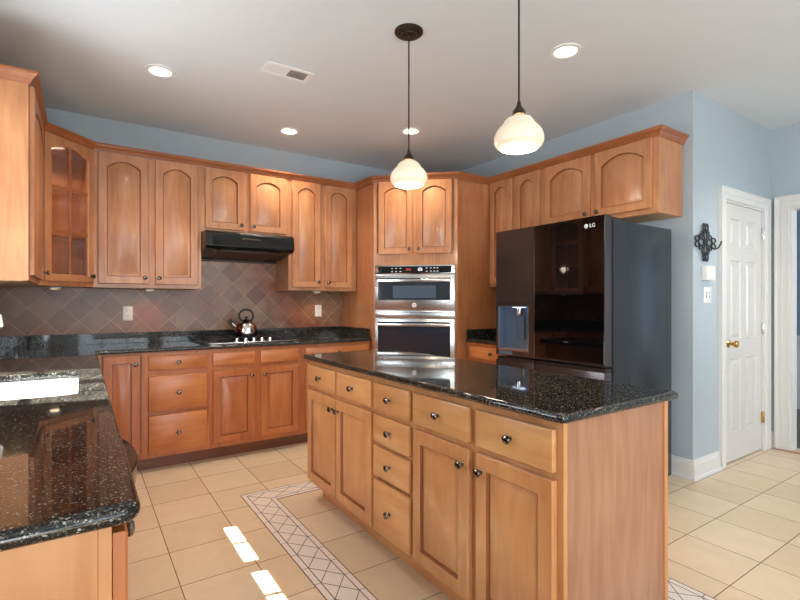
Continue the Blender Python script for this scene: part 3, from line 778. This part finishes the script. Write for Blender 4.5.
o = obj('worktop', slab([(1.178, 2.90)] and (arc(1.178+.03, 2.90-.03, .03, PI, PI/2) + arc(1.868-.03, 2.90-.03, .03, PI/2, 0) + arc(1.868-.03, .893+.03, .03, 0, -PI/2) + arc(1.178+.03, .893+.03, .03, -PI/2, -PI)), GZ0, GZ1), M['granite'], None, 45)
weighted(o); tag(o, 'rectangular polished dark granite worktop on the kitchen island', 'worktop')

# ================================================================== REFRIGERATOR
def fridge():
    # local x -> world -Y, local y -> world +X ; origin at front-left-bottom corner
    FW = .92; t = thing('refrigerator', 'black stainless refrigerator with glass panel door and water dispenser', 'refrigerator', (2.66, 2.64, 0), -PI/2)
    SP = .372; ZS = .845; ZT = 1.79
    obj('body', box(NB(), .006, FW-.0, .090, .80, .03, 1.765, .004, 2), M['fridgeside'], t, 40)
    obj('base_grille', box(NB(), .02, FW-.02, .11, .16, 0, .029), M['gap'], t)
    # left door with dispenser recess (frame built around the recess)
    dl, dr, db, dt_ = .030, .318, .895, 1.245
    bm = NB(); x0, x1 = .002, SP-.004
    for (a, b, c, d) in ((x0, dl, ZS+.006, ZT), (dr, x1, ZS+.006, ZT), (dl, dr, dt_, ZT), (dl, dr, ZS+.006, db)): box(bm, a, b, 0, .078, c, d)
    bmesh.ops.remove_doubles(bm, verts=bm.verts, dist=.0001)
    ld = obj('left_door', bm, M['fridge'], t)
    bm = NB(); bw = .065
    box(bm, dl, dr, .070, .076, db, dt_)
    box(bm, dl, dl+.004, .001, .070, db, dt_); box(bm, dr-.004, dr, .001, .070, db, dt_); box(bm, dl+.004, dr-.004, .001, .070, db, db+.006); box(bm, dl+.004, dr-.004, .001, .070, dt_-.03, dt_)
    disp = obj('dispenser_recess', bm, M['bluegrey'], ld)
    obj('dispenser_trim', box(NB(), dl-.006, dr+.006, -.0015, .0005, dt_-.022, dt_+.008, .0005), M['darkmetal'], ld)
    bm = NB(); box(bm, dl-.005, dl, -.0015, .002, db, dt_); box(bm, dr, dr+.005, -.0015, .002, db, dt_); box(bm, dl-.005, dr+.005, -.0015, .002, db-.006, db)
    obj('dispenser_bezel', bm, M['steelv'], ld)
    bm = NB(); lathe(bm, [(0,0),(.022,0),(.024,.01),(.024,.035),(.030,.038),(.030,.05),(0,.05)], 20, Matrix.Translation((dl+.17, .038, dt_-.085))); obj('water_nozzle', bm, M['steelv'], ld, 40)
    obj('dispenser_lamp', box(NB(), dl+.12, dl+.22, .02, .055, dt_-.034, dt_-.030), M['blue'], ld)
    obj('paddle', box(NB(), dl+.135, dl+.205, .052, .060, db+.08, dt_-.10, .004, 2), M['ovendark'], ld)
    obj('drip_tray', box(NB(), dl+.01, dr-.01, .006, .065, db+.007, db+.014, .002), M['steel'], ld)
    obj('handle_pocket', box(NB(), .035, .17, -.001, .004, ZS+.012, ZS+.040), M['bluegrey'], ld)  # blue-grey strip paints a pale reflection onto the pocket
    # right door: glass front on metal
    bm = box(NB(), SP+.004, FW-.002, .006, .078, ZS+.006, ZT); rd = obj('right_door', bm, M['fridge'], t, bevel=.002)
    obj('glass_front', box(NB(), SP+.004, FW-.004, .0, .006, ZS+.022, ZT-.001, .001), M['blackglass'], rd)
    obj('door_edge_trim', box(NB(), SP+.001, SP+.004, -.001, .07, ZS+.008, ZT-.001), M['steelv'], rd)
    # badge: ring with a dot-and-hook face, then the two letters
    bx, bz = FW-.128, ZT-.058
    bm = NB(); mt = Matrix.Translation((bx, 0, bz)) @ Matrix.Rotation(PI/2, 4, 'X'); lathe(bm, [(0,.0012),(.0135,.0012),(.0135,0)], 28, mt); bd = obj('badge', bm, M['ink'], rd)
    bm = NB()
    tube(bm, [(bx+.0085*math.cos(a), -.0016, bz+.0085*math.sin(a)) for a in [PI/2+1.5*PI*k/16 for k in range(17)]] + [(bx+.002, -.0016, bz)], .0010, 6)
    tube(bm, [(bx, -.0016, bz+.004), (bx, -.0016, bz-.004), (bx+.003, -.0016, bz-.004)], .0010, 6)
    box(bm, bx-.006, bx-.0035, -.002, -.001, bz+.002, bz+.0045); obj('badge_mark', bm, M['gap'], rd)
    text_obj('badge_letters', 'LG', .034, M['ink'], rd, (bx+.044, -.001, bz), (PI/2, 0, 0))
    # hinge cover, lower doors
    for a in (.02, FW-.07): obj('hinge_cover', box(NB(), a, a+.06, .03, .20, 1.766, 1.786, .004, 2), M['darkmetal'], t, 40)
    for a, b in ((.002, SP-.004), (SP+.004, FW-.002)):
        d = obj('freezer_door', box(NB(), a, b, .0, .078, .05, ZS-.030, .003, 2), M['fridge'], t, 40)
        obj('handle_pocket', box(NB(), a+.004, b-.004, .012, .078, ZS-.0295, ZS-.008), M['darkmetal'], d)
fridge()

# ================================================================== RANGE HOOD, COOKTOP, KETTLE
t = thing('range_hood', 'black under-cabinet range hood above the cooktop', 'range hood', (.83, 0, 0))
bm = NB(); hw_ = .745
prism(bm, [(4.529, 1.838), (4.075, 1.838), (4.050, 1.815), (4.040, 1.715), (4.075, 1.690), (4.529, 1.640)], 'yz', 0, hw_); obj('canopy', bm, M['hood'], t, bevel=.004)
bm = NB(); prism(bm, [(4.0395, 1.722), (4.047, 1.803), (4.040, 1.803), (4.030, 1.722)], 'yz', .055, hw_-.01); vis = obj('visor', bm, M['blackgloss'], t, bevel=.002)
obj('control_strip', box(NB(), .28, .44, 4.0265, 4.036, 1.772, 1.785, .002), M['darkmetal'], vis)
bm = NB()
for a in (.11, .63):
    lathe(bm, [(0,0),(.030,0),(.034,.004),(0,.006)], 20, Matrix.Translation((a, 4.14, 1.678)))
obj('hood_lens', bm, M['steelv'], t, 40)
bm = NB(); prism(bm, [(4.12, 1.6845), (4.50, 1.6430), (4.50, 1.637), (4.12, 1.6785)], 'yz', .15, .60); obj('grease_filter', bm, M['darkmetal'], t)
bm = NB(); box(bm, .01, hw_-.01, 4.505, 4.528, 1.622, 1.640, .002); obj('rear_lip', bm, M['darkmetal'], t)

CT = (.835, 1.585, 3.965, 4.465)
t = thing('cooktop', 'five-burner gas cooktop with black grates and steel front edge', 'cooktop', (0, 0, .914))
obj('tray', box(NB(), CT[0], CT[1], CT[2], CT[3], 0, .010, .004, 2), M['steel'], t, 40)
obj('enamel_top', box(NB(), CT[0]+.015, CT[1]-.015, CT[2]+.055, CT[3]-.015, .010, .013, .001), M['hood'], t)
bpos = [(.99, 4.13), (.99, 4.35), (1.21, 4.26), (1.43, 4.13), (1.43, 4.35)]
for x, y in bpos:
    bm = NB(); lathe(bm, [(0,0),(.045,0),(.045,.008),(.036,.010),(.036,.016),(.020,.018),(0,.018)], 24, Matrix.Translation((x, y, .013))); obj('burner', bm, M['matteblack'], t, 40)
for a, b in ((.86, 1.093), (1.099, 1.321), (1.327, 1.56)):
    bm = NB(); zt = .040
    y0, y1 = 4.035, 4.44
    if a > 1.09 and a < 1.2: y0 = 4.10
    for x in (a, b-.010): box(bm, x, x+.010, y0, y1, zt-.010, zt, .002)
    for y in (y0, y1-.010): box(bm, a, b, y, y+.010, zt-.010, zt, .002)
    cx_ = (a+b)/2; box(bm, cx_-.005, cx_+.005, y0, y1, zt-.010, zt, .002)
    for y in (y0+(y1-y0)*.27, y0+(y1-y0)*.73): box(bm, a, b, y-.005, y+.005, zt-.010, zt, .002)
    for x in (a, b-.010):
        for y in (y0, y1-.010): box(bm, x, x+.010, y, y+.010, .013, zt-.010)
    obj('grate', bm, M['matteblack'], t)
for x in (1.06, 1.132, 1.20, 1.268, 1.337):
    bm = NB(); lathe(bm, [(0,0),(.019,0),(.018,.012),(.014,.030),(0,.031)], 20, Matrix.Translation((x, 3.995, .010))); obj('control_knob', bm, M['steelv'], t, 40)

t = thing('kettle', 'stainless steel whistling tea kettle on the cooktop grate', 'kettle', (1.21, 4.26, .955), math.radians(-33))
bm = NB(); lathe(bm, [(0,0),(.086,0),(.093,.006),(.096,.025),(.094,.055),(.086,.085),(.072,.110),(.055,.127),(.040,.135),(.038,.138),(0,.138)], 40); kbdy = obj('body', bm, M['steelv'], t, 50)
for v in (0,):
    kbdy.data.materials.append(M['tilereflect'])
    for p in kbdy.data.polygons:
        c = p.center
        if abs(c.x*math.cos(math.radians(-33)) - c.y*math.sin(math.radians(-33))) > .050 and c.z > .01 and c.z < .10: p.material_index = 1  # left and right sides carry the painted tile reflection
bm = NB(); lathe(bm, [(.039,.136),(.034,.141),(.016,.146),(.006,.147),(.006,.152),(.013,.156),(.015,.163),(.012,.170),(0,.173)], 24); obj('lid', bm, M['matteblack'], t, 50)
bm = NB(); tube(bm, [(-.080,0,.070), (-.105,0,.092), (-.128,0,.118)], [.020,.015,.012], 14); sp = obj('spout', bm, M['steelv'], t, 60)
bm = NB(); tube(bm, [(-.122,0,.111), (-.136,0,.126), (-.148,0,.140)], [.016,.015,.013], 14); obj('spout_cap', bm, M['matteblack'], sp, 60)
bm = NB()
hp = [(.062*math.cos(a), 0, .176+.056*math.sin(a)) for a in [math.radians(-48+276*k/28) for k in range(29)]]
tube(bm, hp, .0085, 10); tube(bm, [(-.043,0,.125), (-.043,0,.140)], .006, 8); tube(bm, [(.043,0,.125), (.043,0,.140)], .006, 8)
obj('handle', bm, M['matteblack'], t, 60)

# ================================================================== CEILING FIXTURES
def recessed(x, y, label, e=36):
    t = thing('recessed_light', label, 'ceiling light', (x, y, H), 0, 'recessed ceiling lights')
    bm = NB(); lathe(bm, [(.066,-.001),(.066,-.006),(.072,-.008),(.090,-.006),(.092,-.0005)], 36); obj('trim_ring', bm, M['white'] if x > -9 else 0, t, 40)
    bm = NB(); lathe(bm, [(0,-.0045),(.050,-.0050),(.066,-.002)], 32); obj('lens', bm, M['bulb'], t, 40)
    l = bpy.data.lights.new('downlight', 'SPOT'); l.energy = e; l.color = (1, .88, .72); l.spot_size = math.radians(120); l.spot_blend = .8; l.shadow_soft_size = .05
    o = bpy.data.objects.new('downlight', l); COL.objects.link(o); o.parent = t; o.location = (0, 0, -.02)
recessed(.42, 3.41, 'round recessed ceiling light above the sink corner, leftmost of all')
recessed(1.50, 3.975, 'round recessed ceiling light above the cooktop end of the room')
recessed(2.38, 3.385, 'round recessed ceiling light behind the bronze pendant canopy cord')
recessed(2.39, 1.80, 'round recessed ceiling light nearest the refrigerator')
recessed(3.90, .78, 'round recessed ceiling light cut by the right picture edge')
def pendant(x, y, label, top=True):
    t = thing('pendant_light', label, 'pendant light', (x, y, H), 0, 'pendant lights over the island')
    bm = NB(); lathe(bm, [(0,0),(.079,0),(.079,-.008),(.070,-.016),(.045,-.019),(.043,-.026),(.012,-.030),(.008,-.045),(0,-.045)], 40); obj('canopy', bm, M['darkmetal'], t, 40)
    zs = 2.055-H
    bm = NB(); tube(bm, [(0,0,-.03), (0,0,-.35), (0,0,zs)], .0042, 8); obj('cord', bm, M['darkmetal'], t, 60)
    bm = NB(); lathe(bm, [(0,.045),(.007,.045),(.009,.030),(.016,.018),(.026,.004),(.028,-.012),(0,-.012)], 28, Matrix.Translation((0,0,zs-.01))); obj('socket_cap', bm, M['darkmetal'], t, 50)
    bm = NB()
    out = [(.024,-.014),(.036,-.018),(.052,-.027),(.063,-.039),(.069,-.052),(.083,-.064),(.096,-.082),(.102,-.102),(.103,-.120),(.096,-.137),(.083,-.148),(.077,-.150)]
    inn = [(.077,-.147),(.090,-.138),(.097,-.120),(.096,-.103),(.090,-.085),(.077,-.067),(.063,-.054),(.048,-.034),(.024,-.018)]
    lathe(bm, out+inn, 44, Matrix.Translation((0,0,zs-.012))); sh = obj('glass_shade', bm, M['shade'], t, 50)
    bm = NB(); lathe(bm, [(0,-.105),(.026,-.102),(.036,-.085),(.036,-.070),(.022,-.045),(.014,-.030),(0,-.028)], 24, Matrix.Translation((0,0,zs-.012))); obj('bulb', bm, M['bulb'], t, 50)
    l = bpy.data.lights.new('pendant_glow', 'POINT'); l.energy = 7; l.color = (1, .85, .66); l.shadow_soft_size = .06
    o = bpy.data.objects.new('pendant_glow', l); COL.objects.link(o); o.parent = t; o.location = (0, 0, zs-.19)
pendant(1.498, 2.15, 'opal glass pendant with round bronze ceiling canopy in view, far end of island')
pendant(1.525, 1.38, 'nearer opal glass pendant hanging above the refrigerator-side island end')
# air register
t = thing('ceiling_vent', 'white rectangular air register in the ceiling', 'vent', (1.106, 2.965, H))
bm = NB(); a, b, c, d = -.155, .155, -.078, .078
box(bm, a, b, c, c+.026, -.008, -.0005, .002); box(bm, a, b, d-.026, d, -.008, -.0005, .002); box(bm, a, a+.026, c+.026, d-.026, -.008, -.0005, .002); box(bm, b-.026, b, c+.026, d-.026, -.008, -.0005, .002)
box(bm, -.004, .004, c+.026, d-.026, -.007, -.0005)
obj('frame', bm, M['white'], t)
obj('duct', box(NB(), a+.02, b-.02, c+.02, d-.02, -.0016, -.0006), mat('duct_grey', (70,70,70), .7), t)
bm = NB()
for k in range(24):
    x = a+.03+k*(b-a-.06)/23; tl = .0045 if x > 0 else -.0045
    ringloft(bm, [[(x-tl, yy, -.0075), (x-tl+.0012, yy, -.0075), (x+tl+.0012, yy, -.0018), (x+tl, yy, -.0018)] for yy in (c+.027, d-.027)])
obj('louvers', bm, M['white'], t)
# puck lights under cabinets
def puck(x, y, z, label, e=1.6, r=.036):
    t = thing('puck_light', label, 'cabinet light', (x, y, z), 0, 'small lights fixed under the cabinets')
    bm = NB(); lathe(bm, [(0,0),(r,0),(r,-.012),(r*.8,-.016),(r*.78,-.013),(0,-.013)], 24); obj('housing', bm, M['white'], t, 40)
    bm = NB(); lathe(bm, [(0,-.0155),(r*.76,-.0152),(r*.77,-.0135)], 24); obj('lens', bm, M['puck'], t)
    l = bpy.data.lights.new('puck_glow', 'SPOT'); l.energy = e; l.color = (1, .62, .34); l.spot_size = math.radians(150); l.spot_blend = 1; l.shadow_soft_size = .03
    o = bpy.data.objects.new('puck_glow', l); COL.objects.link(o); o.parent = t; o.location = (0, 0, -.022)
puck(-.40, 3.30, 1.360, 'small white puck light under the far left cabinet')
puck(-.16, 4.16, 1.360, 'small puck light under the glass corner cabinet')
puck(.46, 4.36, 1.360, 'small puck light under the tall cabinet left of the hood', 3.0)
puck(1.93, 4.36, 1.360, 'small puck light under the cabinet right of the hood', 3.0)
puck(-.20, 4.25, 2.378, 'small puck light inside the glass corner cabinet', 14)

# ================================================================== WALL PLATES, DOOR-SIDE THINGS
def outlet(x, z, label):
    t = thing('wall_outlet', label, 'outlet', (x, YB-.008, z), 0, 'outlets on the tiled backsplash')
    obj('plate', box(NB(), -.036, .036, -.006, 0, -.059, .059, .002, 2), M['white'], t, 40)
    for s in (-1, 1):
        bm = NB(); pts = [(.017*math.cos(q)*1.0, .014*math.sin(q)) for q in [2*PI*k/20 for k in range(20)]]
        prism(bm, [(px_, s*.021+pz) for px_, pz in pts], 'xz', -.0085, -.006); r = obj('receptacle', bm, M['white'], t)
        bm = NB(); box(bm, -.0075, -.0055, -.0090, -.0085, s*.021-.001, s*.021+.007); box(bm, .0055, .0075, -.0090, -.0085, s*.021, s*.021+.006); box(bm, -.002, .002, -.0090, -.0085, s*.021-.009, s*.021-.005)
        obj('slots', bm, M['gap'], r)
outlet(.315, 1.158, 'white wall outlet on slate tiles below the tall left cabinet')
outlet(2.02, 1.165, 'white wall outlet on slate tiles right of the cooktop')
t = thing('light_switch', 'white double switch plate on the wall beside the pantry door', 'light switch', (3.79, 1.634, 1.303))
obj('plate', box(NB(), -.056, .056, -.006, 0, -.060, .060, .002, 2), M['white'], t, 40)
for s in (-.023, .023):
    obj('toggle', box(NB(), s-.005, s+.005, -.016, -.006, -.004, .014, .002), M['white'], t)
    obj('toggle_surround', box(NB(), s-.009, s+.009, -.0075, -.006, -.022, .022), M['steel'], t)
t = thing('wall_chime', 'small pale box mounted on the wall above the switch plate', 'wall box', (3.758, 1.634, 1.460))
obj('case', box(NB(), -.058, .058, -.045, 0, -.052, .052, .004, 2), M['white'], t, 40)
obj('cover', box(NB(), -.050, .050, -.048, -.045, -.044, .044, .001), M['steelv'] if 0 else M['white'], t)
# scrolled iron ornament: four lobes of paired loops, centre ring, hook
t = thing('iron_wall_ornament', 'black scrolled iron cross ornament with hook beside the pantry door', 'wall ornament', (3.735, 1.634, 1.682))
bm = NB()
def loop(cx_, cz_, rx, rz_, ang, rr=.0068, y=-.014):
    pts = []
    for k in range(20):
        a = 2*PI*k/20; u, v = rx*math.cos(a), rz_*math.sin(a)
        pts.append((cx_+u*math.cos(ang)-v*math.sin(ang), y, cz_+u*math.sin(ang)+v*math.cos(ang)))
    tube(bm, pts, rr, 8, True)
for q in range(4):
    A = q*PI/2; L_ = .082 if q % 2 else .098
    dx_, dz_ = math.cos(A), math.sin(A)
    loop(dx_*L_*.66, dz_*L_*.66, .042, .024, A, .0052)
    for s_ in (-1, 1):
        nx, nz = -dz_*s_, dx_*s_
        loop(dx_*L_*1.25+nx*.020, dz_*L_*1.25+nz*.020, .032, .018, A+s_*.12, .0055)
        loop(dx_*L_*.72+nx*.040, dz_*L_*.72+nz*.040, .022, .013, A+s_*.4, .0045)
loop(0, 0, .022, .022, 0, .005)
obj('scrollwork', bm, M['matteblack'], t, 60)
bm = NB(); tube(bm, [(0,0,0), (0,-.014,0)], .008, 8); tube(bm, [(.07,-.016,-.03), (.10,-.03,-.045), (.125,-.045,-.035), (.140,-.055,-.005), (.145,-.058,.015)], .0055, 8)
obj('hook', bm, M['matteblack'], t, 60)
